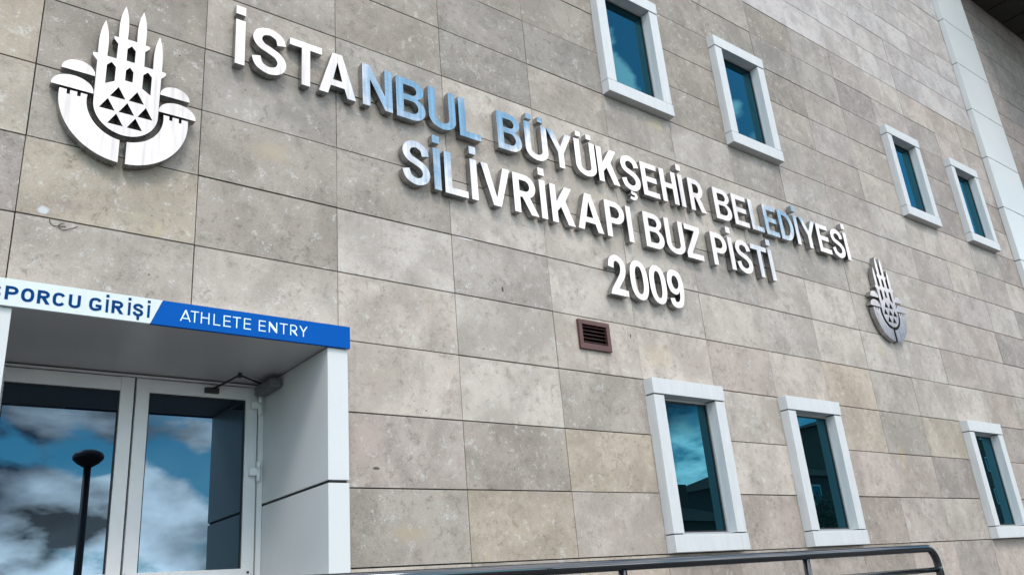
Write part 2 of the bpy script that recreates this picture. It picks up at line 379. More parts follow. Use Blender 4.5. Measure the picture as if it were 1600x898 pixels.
M = dict(
    stone=stone_material(),
    joint=simple('dark_joint_bed', (0.035, 0.032, 0.03), 0.9),
    panel=simple('white_aluminium_panel', (0.50, 0.512, 0.512), 0.34, var=0.035, scale=2.2, spec=0.5, rvar=0.05),
    jamb=simple('window_surround_panel', (0.48, 0.485, 0.49), 0.42, var=0.07, scale=9.0, bump=0.02, rvar=0.05, stretch=(2.0, 2.0, 0.35)),
    frame=simple('white_door_profile', (0.60, 0.595, 0.595), 0.38, var=0.04),
    hinge=simple('satin_aluminium', (0.66, 0.67, 0.68), 0.35, var=0.04),
    closer=simple('grey_cast_metal', (0.11, 0.11, 0.112), 0.45, var=0.1),
    alu=simple('grey_aluminium', (0.40, 0.41, 0.42), 0.35, metal=0.6, var=0.05),
    rubber=simple('black_gasket', (0.012, 0.012, 0.013), 0.6),
    steel=steel_material('brushed_steel', 0.68, 0.06, 0.16),
    returns=steel_material('dull_steel_return', 0.5, 0.2, 0.36),
    doorglass=glass_material('door_glass', (0.50, 0.76, 1.0), (0.002, 0.002, 0.003), 2.05, 0.01),
    winglass=glass_material('tinted_window_glass', (0.20, 0.70, 0.92), (0.001, 0.003, 0.004), 1.95, 0.012),
    darksteel=glass_material('black_glossy_tube', (0.9, 0.95, 1.0), (0.006, 0.006, 0.008), 1.85, 0.0, 0.07),
    brown=simple('brown_painted_metal', (0.076, 0.025, 0.022), 0.5, var=0.12, scale=18),
    black=simple('black_hollow', (0.006, 0.006, 0.006), 0.9),
    blue=simple('blue_sign_vinyl', (0.002, 0.075, 0.325), 0.6, var=0.03, spec=0.04),
    white=simple('white_sign_vinyl', (0.54, 0.59, 0.605), 0.45, var=0.025, spec=0.25),
    navy=simple('navy_lettering', (0.001, 0.036, 0.14), 0.7, var=0.03, spec=0.04),
    pale=simple('pale_lettering', (0.58, 0.72, 0.78), 0.4, var=0.02),
    soffit=simple('grey_soffit_panel', (0.42, 0.412, 0.41), 0.36, var=0.06, scale=1.5),
    eave=simple('dark_brown_eave', (0.018, 0.014, 0.012), 0.7, var=0.2),
    paving=simple('asphalt_paving', (0.085, 0.083, 0.08), 0.85, var=0.22, scale=1.2, bump=0.3),
    terr=simple('terrace_stone', (0.15, 0.145, 0.14), 0.85, var=0.18, scale=3, bump=0.3),
    render_a=simple('house_render_ochre', (0.075, 0.062, 0.05), 0.85, var=0.2, scale=0.7),
    render_b=simple('house_render_grey', (0.055, 0.055, 0.055), 0.85, var=0.2, scale=0.7),
    roof=simple('roof_tiles', (0.06, 0.035, 0.028), 0.85, var=0.3, scale=5),
    leaf=simple('leaves', (0.035, 0.055, 0.02), 0.6, var=0.5, scale=1.3),
    bark=simple('bark', (0.07, 0.055, 0.04), 0.9, var=0.3, scale=9, bump=0.5),
    lampm=simple('lamp_black_paint', (0.012, 0.012, 0.013), 0.4),
)

# ------------------------------------------------------------------ ground
TW, TH, Z0 = 0.9, 0.45, 5.938            # slab size and the height of joint k = 0
def zk(k): return Z0 - TH * k
bm = bmesh.new()
n = 24; S = 900.0
vs = [[bm.verts.new((-S + 2*S*i/n, -S + 2*S*j/n, 0)) for j in range(n+1)] for i in range(n+1)]
for i in range(n):
    for j in range(n): bm.faces.new((vs[i][j], vs[i+1][j], vs[i+1][j+1], vs[i][j+1]))
tag(obj('ground', bm, M['paving']), 'dark grey asphalt in front of the building', kind='structure')
FLOOR = 0.82
bm = bmesh.new()
box(bm, -6.0, 5.75, -1.7, -0.035, 0.004, FLOOR - 0.06)
box(bm, -6.05, 5.8, -1.75, -0.035, FLOOR - 0.058, FLOOR, 0.008)
box(bm, -0.10, 1.78, -0.03, 1.5, 0.02, FLOOR)
tag(obj('terrace', bm, M['terr']), 'raised concrete terrace along the foot of the stone wall', kind='structure')

# ------------------------------------------------------------------ building
bld = empty('building', (0, 0, 0))
tag(bld, 'sports hall with travertine slab facade, narrow white framed windows and glazed entrance', 'building')

WINDOWS = [(5, 9), (7, 9), (11, 9), (5, 0), (7, 0), (11, 0), (13, 0)]   # (column, row of the sill underside); three rows tall
holes = []
for c, k in WINDOWS:
    x = c * TW
    holes.append((x + 0.06, x + TW - 0.06, zk(k) + 0.06, zk(k - 3) - 0.06))
holes.append((-0.09, 1.76, -1.0, 3.22))      # entrance
holes.append((3.85, 4.15, 3.43, 3.64))       # ventilation opening

# named slabs of the facade: colour as seen in the photograph (g grey, l light, b buff, p pinkish, d dark)
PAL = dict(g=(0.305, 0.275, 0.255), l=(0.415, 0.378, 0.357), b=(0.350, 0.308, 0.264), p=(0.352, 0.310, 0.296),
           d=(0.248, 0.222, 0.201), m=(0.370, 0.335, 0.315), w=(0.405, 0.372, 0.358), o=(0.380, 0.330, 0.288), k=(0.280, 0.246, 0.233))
MAPROWS = {  # row k : string from column -1 rightwards; upper left tones carry a painted-in brightness fall-off
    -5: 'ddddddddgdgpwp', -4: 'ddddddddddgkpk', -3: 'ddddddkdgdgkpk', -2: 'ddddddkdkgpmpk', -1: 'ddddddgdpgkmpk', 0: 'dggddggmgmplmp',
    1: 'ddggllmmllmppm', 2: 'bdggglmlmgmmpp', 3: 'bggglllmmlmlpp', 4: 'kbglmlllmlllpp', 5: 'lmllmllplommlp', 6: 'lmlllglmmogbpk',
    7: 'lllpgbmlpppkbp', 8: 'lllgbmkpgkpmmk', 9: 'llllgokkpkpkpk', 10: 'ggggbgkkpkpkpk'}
def tile_colour(c, k):
    s = MAPROWS.get(k)
    if s is not None and 0 <= c + 1 < len(s):
        base = PAL[s[c + 1]]
    elif k < -5: base = rnd.choice([PAL['w'], PAL['w'], PAL['l']])
    else: base = rnd.choice([PAL['k'], PAL['p'], PAL['m'], PAL['k'], PAL['p'], PAL['g']])
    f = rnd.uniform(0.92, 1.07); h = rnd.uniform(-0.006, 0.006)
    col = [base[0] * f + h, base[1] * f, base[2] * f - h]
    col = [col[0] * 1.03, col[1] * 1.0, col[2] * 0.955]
    if c >= 16: col = [v * w for v, w in zip(col, (0.66, 0.61, 0.58))]  # darker browner stone past the pilaster, eave shade put into its colour too
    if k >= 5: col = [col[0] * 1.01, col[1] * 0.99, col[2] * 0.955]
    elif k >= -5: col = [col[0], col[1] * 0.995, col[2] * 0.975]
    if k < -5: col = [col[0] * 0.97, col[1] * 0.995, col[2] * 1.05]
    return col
def rects_minus(r, hs):
    out = [r]
    for (hx0, hx1, hz0, hz1) in hs:
        nxt = []
        for (x0, x1, z0, z1) in out:
            if hx1 <= x0 or hx0 >= x1 or hz1 <= z0 or hz0 >= z1: nxt.append((x0, x1, z0, z1)); continue
            if x0 < hx0: nxt.append((x0, hx0, z0, z1))
            if hx1 < x1: nxt.append((hx1, x1, z0, z1))
            a, b = max(x0, hx0), min(x1, hx1)
            if z0 < hz0: nxt.append((a, b, z0, hz0))
            if hz1 < z1: nxt.append((a, b, hz1, z1))
        out = nxt
    return out
bm = bmesh.new()
tint = bm.loops.layers.float_color.new('tile_tint'); seed = bm.loops.layers.float_color.new('tile_seed')
CMIN, CMAX, KMIN, KMAX = -8, 34, -14, 13
for c in range(CMIN, CMAX):
    for k in range(KMIN, KMAX + 1):
        gx = 0.0028 if c < 5 else 0.0018
        gz = 0.0042
        q = lambda: rnd.uniform(-0.0011, 0.0011)
        x0, x1, z1, z0 = c * TW + gx + q(), (c + 1) * TW - gx + q(), zk(k) - gz + q(), zk(k + 1) + gz + q()
        z0 = max(z0, 0.01)
        if z1 <= z0: continue
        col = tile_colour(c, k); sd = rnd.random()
        dy = rnd.uniform(-0.0022, 0.0022)
        for (a, b, e, f) in rects_minus((x0, x1, z0, z1), holes):
            ff = bm.faces.new([bm.verts.new(p) for p in ((a, dy, e), (b, dy, e), (b, dy, f), (a, dy, f))])
            fs = [ff]
            bq = 0.02
            for (p, q) in (((a, e), (b, e)), ((b, e), (b, f)), ((b, f), (a, f)), ((a, f), (a, e))):
                fs.append(bm.faces.new([bm.verts.new(v) for v in ((q[0], dy, q[1]), (p[0], dy, p[1]), (p[0], bq, p[1]), (q[0], bq, q[1]))]))
            for fc in fs:
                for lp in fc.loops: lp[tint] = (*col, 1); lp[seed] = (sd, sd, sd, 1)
# dark bed behind the open joints
for (a, b, e, f) in rects_minus((CMIN * TW, CMAX * TW, 0.0, zk(KMIN)), holes):
    fc = bm.faces.new([bm.verts.new(p) for p in ((a, 0.0205, e), (b, 0.0205, e), (b, 0.0205, f), (a, 0.0205, f))]); fc.material_index = 1
me = bpy.data.meshes.new('stone_wall'); bm.to_mesh(me); bm.free()
me.materials.append(M['stone']); me.materials.append(M['joint'])
wall = bpy.data.objects.new('stone_wall', me); COL.objects.link(wall); wall.parent = bld
# the body of the hall behind the slabs (so that it is a solid from anywhere)
bm = bmesh.new()
box(bm, CMIN * TW, CMAX * TW, 1.6, 18.0, 0.0, zk(KMIN) - 0.01)
for x0, x1 in ((CMIN * TW, -0.35), (1.95, CMAX * TW)): box(bm, x0, x1, 0.14, 1.598, 0.0, zk(KMIN) - 0.01)
box(bm, -0.349, 1.949, 0.14, 1.598, 3.4, zk(KMIN) - 0.01)
obj('wall_core', bm, M['joint'], bld)
# parapet cap
obj('parapet_cap', newbox(CMIN * TW - 0.05, 14.3, -0.06, 0.5, zk(KMIN) + 0.002, zk(KMIN) + 0.09, 0.006), M['panel'], bld)

# pilaster of folded white panels, one panel every two rows
bm = bmesh.new()
px0, px1 = 13.26, 14.42
k = -16
z = 0.02
joints = [zk(kk) for kk in range(12, -16, -2)]
lo = 0.02
for zj in joints + [zk(KMIN) + 0.1]:
    if zj - lo > 0.05: box(bm, px0, px1, -0.088, -0.003, lo + 0.006, zj - 0.006, 0.004)
    lo = zj
box(bm, px0 + 0.012, px1 - 0.012, -0.078, -0.003, 0.02, zk(KMIN) + 0.09, mi=1)
obj('pilaster', bm, [M['panel'], M['joint']], bld)
# deep dark eave over the bay beyond the pilaster
bm = bmesh.new()
box(bm, 14.43, CMAX * TW + 0.5, -3.8, -0.004, 11.78, 12.9)
for i in range(24): box(bm, 14.5 + i * 0.7, 14.53 + i * 0.7, -3.78, -0.01, 11.765, 11.779)
obj('roof_overhang', bm, M['eave'], bld)

# windows
def build_window(c, k, first=[None]):
    x, zb, zt = c * TW, zk(k), zk(k - 3)
    if first[0] is not None:
        src = first[0]
        w = src.copy(); COL.objects.link(w); w.location = (x, 0, zb)
        for ch in src.children:
            q = ch.copy(); COL.objects.link(q); q.parent = w
        return w
    W, Ht = TW, 3 * TH
    bm = bmesh.new()
    pr, jb = -0.090, -0.084
    g = 0.009
    e = 0.006
    box(bm, e, W - e, pr, 0.05, 0.002, 0.130, 0.003)                   # sill
    box(bm, e, W - e, pr, 0.05, Ht - 0.130, Ht - 0.002, 0.003)         # head
    box(bm, e + .004, 0.130, jb, 0.05, 0.130 + g, Ht - 0.130 - g, 0.003)       # jambs
    box(bm, W - 0.130, W - e - .004, jb, 0.05, 0.130 + g, Ht - 0.130 - g, 0.003)
    box(bm, e + .014, 0.122, jb + 0.012, 0.04, 0.125, Ht - 0.125, mi=1)
    box(bm, W - 0.122, W - e - .014, jb + 0.012, 0.04, 0.125, Ht - 0.125, mi=1)
    w = obj('window', bm, [M['jamb'], M['joint']], bld, loc=(x, 0, zb))
    x0, x1, z0, z1 = 0.1305, W - 0.1305, 0.1305, Ht - 0.1305
    bm = bmesh.new()
    fw = 0.022
    for (a, b, e2, f) in ((x0, x1, z0, z0 + fw), (x0, x1, z1 - fw, z1), (x0, x0 + fw * 0.7, z0 + fw, z1 - fw), (x1 - fw * 0.7, x1, z0 + fw, z1 - fw)):
        box(bm, a, b, 0.004, 0.046, e2, f)
    obj('frame', bm, M['alu'], w)
    bm = bmesh.new()
    fw2 = fw + 0.012
    box(bm, x0 + fw * 0.7, x0 + fw2 * 0.7, 0.012, 0.040, z0 + fw, z1 - fw); box(bm, x1 - fw2 * 0.7, x1 - fw * 0.7, 0.012, 0.040, z0 + fw, z1 - fw)
    box(bm, x0 + fw2 * 0.7, x1 - fw2 * 0.7, 0.012, 0.040, z1 - fw2, z1 - fw); box(bm, x0 + fw2 * 0.7, x1 - fw2 * 0.7, 0.012, 0.040, z0 + fw, z0 + fw2)
    obj('gasket', bm, M['rubber'], w)
    obj('pane', newbox(x0 + fw2 * .7, x1 - fw2 * .7, 0.020, 0.034, z0 + fw2, z1 - fw2), M['winglass'], w)
    first[0] = w
    return w
for c, k in WINDOWS: build_window(c, k)

# entrance: white panel surround, grey soffit, glazed double door set one metre back
XL0, XL1, XR0, XR1 = -0.105, 0.027, 1.663, 1.794
YF, YD = -0.130, 0.80
SOF = 3.135
ZG = 2.35
for (a, b) in ((XL0, XL1), (XR0, XR1)):
    bm = bmesh.new()
    box(bm, a, b, YF, YD + 0.12, FLOOR + 0.004, ZG - 0.008, 0.003)
    box(bm, a, b, YF, YD + 0.12, ZG + 0.008, SOF - 0.004, 0.003)
    box(bm, a + 0.012, b - 0.012, YF + 0.012, YD + 0.11, FLOOR + 0.004, SOF - 0.004, mi=1)
    obj('entrance_jamb', bm, [M['panel'], M['rubber']], bld)
bm = bmesh.new()
box(bm, XL0, XR1, YF + 0.004, YD + 0.13, SOF + 0.003, 3.262, 0.002)
obj('canopy_soffit', bm, M['soffit'], bld)
# door frame
bm = bmesh.new()
ZFT = 3.128
box(bm, XL1 + 0.002, XL1 + 0.036, YD + 0.004, YD + 0.09, FLOOR + 0.004, ZFT)
box(bm, XR0 - 0.036, XR0 - 0.002, YD + 0.004, YD + 0.09, FLOOR + 0.004, ZFT)
box(bm, XL1 + 0.037, XR0 - 0.037, YD + 0.004, YD + 0.09, ZFT - 0.012, ZFT)
box(bm, XL1 + 0.002, XR0 - 0.002, YD + 0.085, YD + 0.10, FLOOR + 0.004, ZFT, mi=1)
obj('door_frame', bm, [M['frame'], M['black']], bld)
DY = YD + 0.012
def door_leaf(xa, xb, hinge_side):
    bm = bmesh.new()
    zt, zb = ZFT - 0.016, FLOOR + 0.012
    st = 0.078
    box(bm, xa, xa + st, DY, DY + 0.06, zb, zt, 0.003)
    box(bm, xb - st, xb, DY, DY + 0.06, zb, zt, 0.003)
    box(bm, xa + st - .002, xb - st + .002, DY + .002, DY + 0.06, zt - 0.085, zt - .002, 0.002)
    box(bm, xa + st - .002, xb - st + .002, DY + .002, DY + 0.06, zb, zb + 0.11, 0.002)
    box(bm, xa + st - .002, xb - st + .002, DY + .002, DY + 0.06, 1.84, 1.93, 0.002)
    leaf = obj('door_leaf', bm, M['frame'], bld)
    gx0, gx1 = xa + st, xb - st
    bm = bmesh.new()
    for (a, b) in ((1.93, zt - 0.085), (zb + 0.11, 1.84)):
        box(bm, gx0, gx0 + 0.008, DY + 0.014, DY + 0.05, a, b); box(bm, gx1 - 0.008, gx1, DY + 0.014, DY + 0.05, a, b)
        box(bm, gx0 + .008, gx1 - .008, DY + 0.014, DY + 0.05, b - 0.008, b); box(bm, gx0 + .008, gx1 - .008, DY + 0.014, DY + 0.05, a, a + 0.008)
    obj('gasket', bm, M['rubber'], leaf)
    for (a, b) in ((1.93, zt - 0.085), (zb + 0.11, 1.84)):
        obj('pane', newbox(gx0 + 0.008, gx1 - 0.008, DY + 0.022, DY + 0.034, a + 0.008, b - 0.008), M['doorglass'], leaf)
    bm = bmesh.new()
    box(bm, xa + 0.008, xb - 0.024, DY - 0.022, DY - 0.001, 1.905, 1.968, 0.002)
    for xs in (xa + 0.035, xb - 0.045):
        tube(bm, ((xs, DY - 0.026, 1.945), (xs, DY - 0.0215, 1.945)), 0.008, 10, mi=1)
    obj('push_rail', bm, [M['frame'], M['rubber']], leaf)
    for zh in (2.985, 2.552, 1.1):
        bm = bmesh.new()
        hx = xb if hinge_side > 0 else xa
        s = hinge_side
        tube(bm, ((hx + s * 0.008, DY - 0.022, zh - 0.055), (hx + s * 0.008, DY - 0.022, zh + 0.02)), 0.013, 12)
        tube(bm, ((hx + s * 0.008, DY - 0.022, zh + 0.022), (hx + s * 0.008, DY - 0.022, zh + 0.075)), 0.013, 12)
        a, b = sorted((hx - s * 0.052, hx - s * 0.004)); box(bm, a, b, DY - 0.034, DY - 0.001, zh - 0.020, zh + 0.026, 0.003)
        obj('hinge', bm, M['hinge'], leaf)
    return leaf
door_leaf(0.073, 0.843, -1)
door_leaf(0.855, 1.620, 1)
# overhead door closer: body in the corner, two thin arms, shoe on the door head
bm = bmesh.new()
box(bm, 1.575, 1.655, 0.50, 0.765, 3.045, 3.105, 0.012)
cl_ = obj('door_closer', bm, M['closer'], bld)
bm = bmesh.new()
tube(bm, ((1.60, 0.70, 3.112), (1.40, 0.56, 3.116)), 0.006, 8)
tube(bm, ((1.40, 0.56, 3.116), (1.31, 0.795, 3.075)), 0.007, 8)
tube(bm, ((1.40, 0.56, 3.100), (1.40, 0.56, 3.128)), 0.013, 10)
obj('closer_arm', bm, M['rubber'], cl_)
obj('closer_shoe', newbox(1.265, 1.355, 0.785, 0.811, 3.050, 3.085, 0.004), M['rubber'], cl_)

# ventilation grille
bm = bmesh.new()
vx0, vx1, vz0, vz1 = 3.832, 4.166, 3.418, 3.655
fr = 0.036
box(bm, vx0, vx1, -0.026, -0.003, vz1 - fr, vz1, 0.002); box(bm, vx0, vx1, -0.026, -0.003, vz0, vz0 + fr + 0.012, 0.002)
box(bm, vx0, vx0 + fr, -0.0255, -0.0035, vz0 + fr + .012, vz1 - fr, 0.001); box(bm, vx1 - fr, vx1, -0.0255, -0.0035, vz0 + fr + .012, vz1 - fr, 0.001)
vent = obj('ventilation_grille', bm, M['brown'], bld)
zz0, zz1 = vz0 + fr + .012, vz1 - fr
ns = 5
for i in range(ns):
    zc = zz0 + (zz1 - zz0) * (i + 0.75) / ns
    bm = bmesh.new()
    h = (zz1 - zz0) / ns
    vsl = [bm.verts.new(p) for p in ((vx0+fr, -0.021, zc - h*0.42), (vx1-fr, -0.021, zc - h*0.42), (vx1-fr, 0.012, zc + h*0.12), (vx0+fr, 0.012, zc + h*0.12),
                                      (vx0+fr, -0.021, zc - h*0.36), (vx1-fr, -0.021, zc - h*0.36), (vx1-fr, 0.012, zc + h*0.2), (vx0+fr, 0.012, zc + h*0.2))]
    for q in ((0,1,2,3),(7,6,5,4),(0,4,5,1),(1,5,6,2),(2,6,7,3),(3,7,4,0)): bm.faces.new([vsl[j] for j in q])
    obj('slat', bm, M['brown'], vent)
obj('grille_back', newbox(vx0 + 0.018, vx1 - 0.018, 0.030, 0.05, vz0 + .012, vz1 - .012), M['black'], vent)

# ------------------------------------------------------------------ lettering outlines
def arc(cx, cz, rx, rz, a0, a1, n=14):
    return [(cx + rx * math.cos(R_(a0 + (a1 - a0) * i / n)), cz + rz * math.sin(R_(a0 + (a1 - a0) * i / n))) for i in range(n + 1)]
def catmull(P, n=6):
    out = []
    for i in range(len(P) - 1):
        p0 = P[max(i-1, 0)]; p1 = P[i]; p2 = P[i+1]; p3 = P[min(i+2, len(P)-1)]
        for j in range(n):
            t = j / n
            out.append(tuple(0.5 * (2*p1[d] + (p2[d]-p0[d])*t + (2*p0[d]-5*p1[d]+4*p2[d]-p3[d])*t*t + (3*p1[d]-p0[d]-3*p2[d]+p3[d])*t**3) for d in (0, 1)))
    out.append(tuple(P[-1])); return out
def ribbon_sides(path, tv, th):
    A, B = [], []
    for i, p in enumerate(path):
        q0 = path[max(i-1, 0)]; q1 = path[min(i+1, len(path)-1)]
        dx, dz = q1[0]-q0[0], q1[1]-q0[1]; l = math.hypot(dx, dz) or 1; dx /= l; dz /= l
        wd = math.sqrt((tv * dz) ** 2 + (th * dx) ** 2) / 2
        A.append((p[0] - dz * wd, p[1] + dx * wd)); B.append((p[0] + dz * wd, p[1] - dx * wd))
    return A, B
def dedupe(L):
    o = []
    for p in L:
        if not o or math.hypot(p[0]-o[-1][0], p[1]-o[-1][1]) > 1e-5: o.append(p)
    if math.hypot(o[0][0]-o[-1][0], o[0][1]-o[-1][1]) < 1e-5: o.pop()
    return o
def stroke(nodes, w, h, tv, th, n=6):
    """ribbon whose centre line runs through nodes given in 0..1 of the letter box"""
    pts = [(tv/2 + x*(w-tv), th/2 + z*(h-th)) for x, z in nodes]
    A, B = ribbon_sides(catmull(pts, n), tv, th)
    return dedupe(A + B[::-1])
S_NODES = [(0.96, 0.735), (0.86, 0.905), (0.52, 1.0), (0.16, 0.925), (0.04, 0.75), (0.20, 0.60), (0.50, 0.525), (0.83, 0.425), (0.98, 0.265), (0.86, 0.08), (0.5, 0.0), (0.13, 0.09), (0.0, 0.285)]
def glyph(ch, w, h, t, b):
    """outlines (list of [outer, hole, ...]) of a capital in a w x h box, stem t, bar b"""
    if ch in 'Iİ': return [[[(0, 0), (w, 0), (w, h), (0, h)]]]
    if ch == 'T': return [[[(w/2-t/2, 0), (w/2+t/2, 0), (w/2+t/2, h-b), (w, h-b), (w, h), (0, h), (0, h-b), (w/2-t/2, h-b)]]]
    if ch == 'L': return [[[(0, 0), (w, 0), (w, b), (t, b), (t, h), (0, h)]]]
    if ch == 'E':
        m = h * 0.515
        return [[[(0, 0), (w, 0), (w, b), (t, b), (t, m-b/2), (w*.92, m-b/2), (w*.92, m+b/2), (t, m+b/2), (t, h-b), (w*.975, h-b), (w*.975, h), (0, h)]]]
    if ch == 'H':
        m = h * 0.53
        return [[[(0, 0), (t, 0), (t, m-b/2), (w-t, m-b/2), (w-t, 0), (w, 0), (w, h), (w-t, h), (w-t, m+b/2), (t, m+b/2), (t, h), (0, h)]]]
    if ch == 'N':
        u = t * 0.98
        return [[[(0, 0), (u, 0), (u, h*.66), (w-u, 0), (w, 0), (w, h), (w-u, h), (w-u, h*.34), (u, h), (0, h)]]]
    if ch == 'V':
        u = t * 1.08
        return [[[(w/2-u*.55, 0), (w/2+u*.55, 0), (w, h), (w-u, h), (w/2, h*.20), (u, h), (0, h)]]]
    if ch == 'A':
        u = t * 1.10; hx = w / 2
        def lx(z): return z / h * (hx - u*.55)            # outer left edge
        z1, z2 = h * 0.21, h * 0.21 + b * .95
        inner = lambda z: u + z / h * (hx - u*.55) * 1.02
        apex = h * 0.80
        return [[[(0, 0), (u, 0), (inner(z1) - .001, z1), (w - inner(z1) + .001, z1), (w-u, 0), (w, 0), (hx+u*.55, h), (hx-u*.55, h)],
                 [(inner(z2), z2), (hx, apex), (w - inner(z2), z2)]]]
    if ch == 'Y':
        u = t * 1.15; m = h * 0.42
        return [[[(w/2-t/2, 0), (w/2+t/2, 0), (w/2+t/2, m), (w, h), (w-u, h), (w/2, h*.585), (u, h), (0, h), (w/2-t/2, m)]]]
    if ch == 'K':
        u = t * 1.22
        return [[[(0, 0), (t, 0), (t, h*.30), (t+(w-t)*.235, h*.44), (w-u, 0), (w, 0), (t+(w-t)*.53, h*.615), (w*.97, h), (w*.97-u*1.02, h), (t, h*.56), (t, h), (0, h)]]]
    if ch == 'Z':
        return [[[(0, 0), (w, 0), (w, b), (w*.32, b), (w*.98, h-b*.95), (w*.98, h), (w*.04, h), (w*.04, h-b), (w*.64, h-b), (0, b*.95)]]]
    if ch in 'UÜ':
        r = w / 2
        return [[[(0, h)] + arc(w/2, r*.80, r, r*.80, 180, 360, 18) + [(w, h), (w-t, h)] + arc(w/2, r*.80, r-t, r*.80-b, 360, 180, 18) + [(t, h)]]]
    if ch == 'D':
        rx = w * .60
        return [[[(0, 0), (w-rx, 0)] + arc(w-rx, h/2, rx, h/2, -90, 90, 18) + [(0, h)],
                 [(t, b), (t, h-b)] + arc(w-rx, h/2, rx-t, h/2-b, 90, -90, 18)]]
    if ch == 'P':
        z0 = h * .385; zc = (z0 + h) / 2; rz = (h - z0) / 2; rx = w * .50
        return [[[(0, 0), (t, 0), (t, z0), (w-rx, z0)] + arc(w-rx, zc, rx, rz, -90, 90, 14) + [(0, h)],
                 [(t, z0+b), (t, h-b)] + arc(w-rx, zc, rx-t, rz-b, 90, -90, 12)]]
    if ch == 'R':
        z0 = h * .41; W2 = w * .93; zc = (z0 + h) / 2; rz = (h - z0) / 2; rx = w * .44
        return [[[(0, 0), (t, 0), (t, z0), (t + w*.10, z0), (w-t*1.22, 0), (w, 0), (w*.66, z0*1.06)] + arc(W2-rx, zc, rx, rz, -62, 90, 14) + [(0, h)],
                 [(t, z0+b), (t, h-b)] + arc(W2-rx, zc, rx-t, rz-b, 90, -90, 12)]]
    if ch == 'B':
        zm = h * .53
        r1x, r1z = w*.46, zm/2 + b*.10; r2x, r2z = w*.42, (h - zm)/2 + b*.05
        c1 = (w - r1x, r1z); c2 = (w*.955 - r2x, h - r2z)
        return [[[(0, 0), (c1[0], 0)] + arc(c1[0], c1[1], r1x, r1z, -90, 62, 14) + arc(c2[0], c2[1], r2x, r2z, -58, 90, 14) + [(0, h)],
                 [(t, b), (t, zm-b*.42)] + arc(c1[0], (b + zm - b*.42)/2, r1x-t, (zm - b*1.42)/2, 90, -90, 12),
                 [(t, zm+b*.50), (t, h-b)] + arc(c2[0], (zm + b*.5 + h - b)/2, r2x-t, (h - b - zm - b*.5)/2, 90, -90, 12)]]
    if ch == '0' or ch == 'O':
        def se(a, bb, n=36, p=2.35):
            return [(w/2 + a * math.copysign(abs(math.cos(x))**(2/p), math.cos(x)), h/2 + bb * math.copysign(abs(math.sin(x))**(2/p), math.sin(x))) for x in [2*math.pi*i/n for i in range(n)]]
        return [[se(w/2, h/2), se(w/2-t, h/2-b)]]
    if ch == '2':
        pts = [(t/2 + x*(w-t), b/2 + z*(h-b)) for x, z in [(0.03, .70), (.14, .91), (.5, 1.0), (.87, .90), (.97, .72), (.86, .52), (.55, .31), (.27, .13), (.10, .0)]]
        A, B = ribbon_sides(catmull(pts, 6), t, b)      # travelling clockwise: A is the outer (upper) side
        A = [p for p in A if not (p[0] > w * .5 and p[1] < b)]
        up = [p for p in A if True]; lo = [p for p in B if True]
        # outer side ends at the right of the diagonal, inner side at its left
        outer = [p for p in up if p[1] > b or p[0] < w*.3 and p[1] > h*.5]
        inner = [p for p in lo if p[1] > 0.012 * h]
        return [[dedupe(outer + [(w, b), (w, 0), (0, 0)] + [p for p in inner[::-1] if p[0] > 0])]]
    if ch == '9':
        a = catmull([(.04, .215), (.12, .07), (.28, .005), (.47, 0), (.74, .06), (.92, .25), (.995, .55), (.97, .76), (.83, .94), (.50, 1.0), (.16, .94), (.005, .70), (.02, .56), (.14, .405), (.38, .345), (.58, .37), (.715, .455)], 5)
        c_ = catmull([(.715, .455), (.70, .32), (.62, .20), (.48, .15), (.36, .165), (.315, .245)], 5)
        o = dedupe([(x*w, z*h) for x, z in a + c_])
        hole = [(w*.495 + (w*.5-t)*math.cos(2*math.pi*i/28), h*.672 + (h*.325-b)*math.sin(2*math.pi*i/28)) for i in range(28)]
        return [[o, hole]]
    if ch in 'SŞ': return [[stroke(S_NODES, w, h, t, b)]]
    if ch == 'C':
        return [[stroke([(.97, .80), (.80, .955), (.5, 1.0), (.17, .93), (.02, .72), (0, .5), (.02, .28), (.17, .07), (.5, 0), (.80, .045), (.97, .20)], w, h, t, b)]]
    if ch == 'G':
        pts = [(.97, .80), (.80, .955), (.5, 1.0), (.17, .93), (.02, .72), (0, .5), (.02, .28), (.17, .07), (.5, 0), (.80, .045)]
        P = [(t/2 + x*(w-t), b/2 + z*(h-b)) for x, z in pts]
        A, B = ribbon_sides(catmull(P, 6), t, b)       # travelling anticlockwise: A inner, B outer
        m = h * .5
        return [[dedupe(B + [(w, h*.14), (w, m), (w*.52, m), (w*.52, m-b), (w-t, m-b), (w-t, h*.20)] + A[::-1])]]
    raise KeyError(ch)
def dots_for(ch, w, h, t):
    if ch == 'İ': s = max(w, t); return [(w/2 - s/2, w/2 + s/2)]
    if ch == 'Ü':
        s = t * 0.93
        return [(w*.24 - s/2, w*.24 + s/2), (w*.76 - s/2, w*.76 + s/2)]
    return []

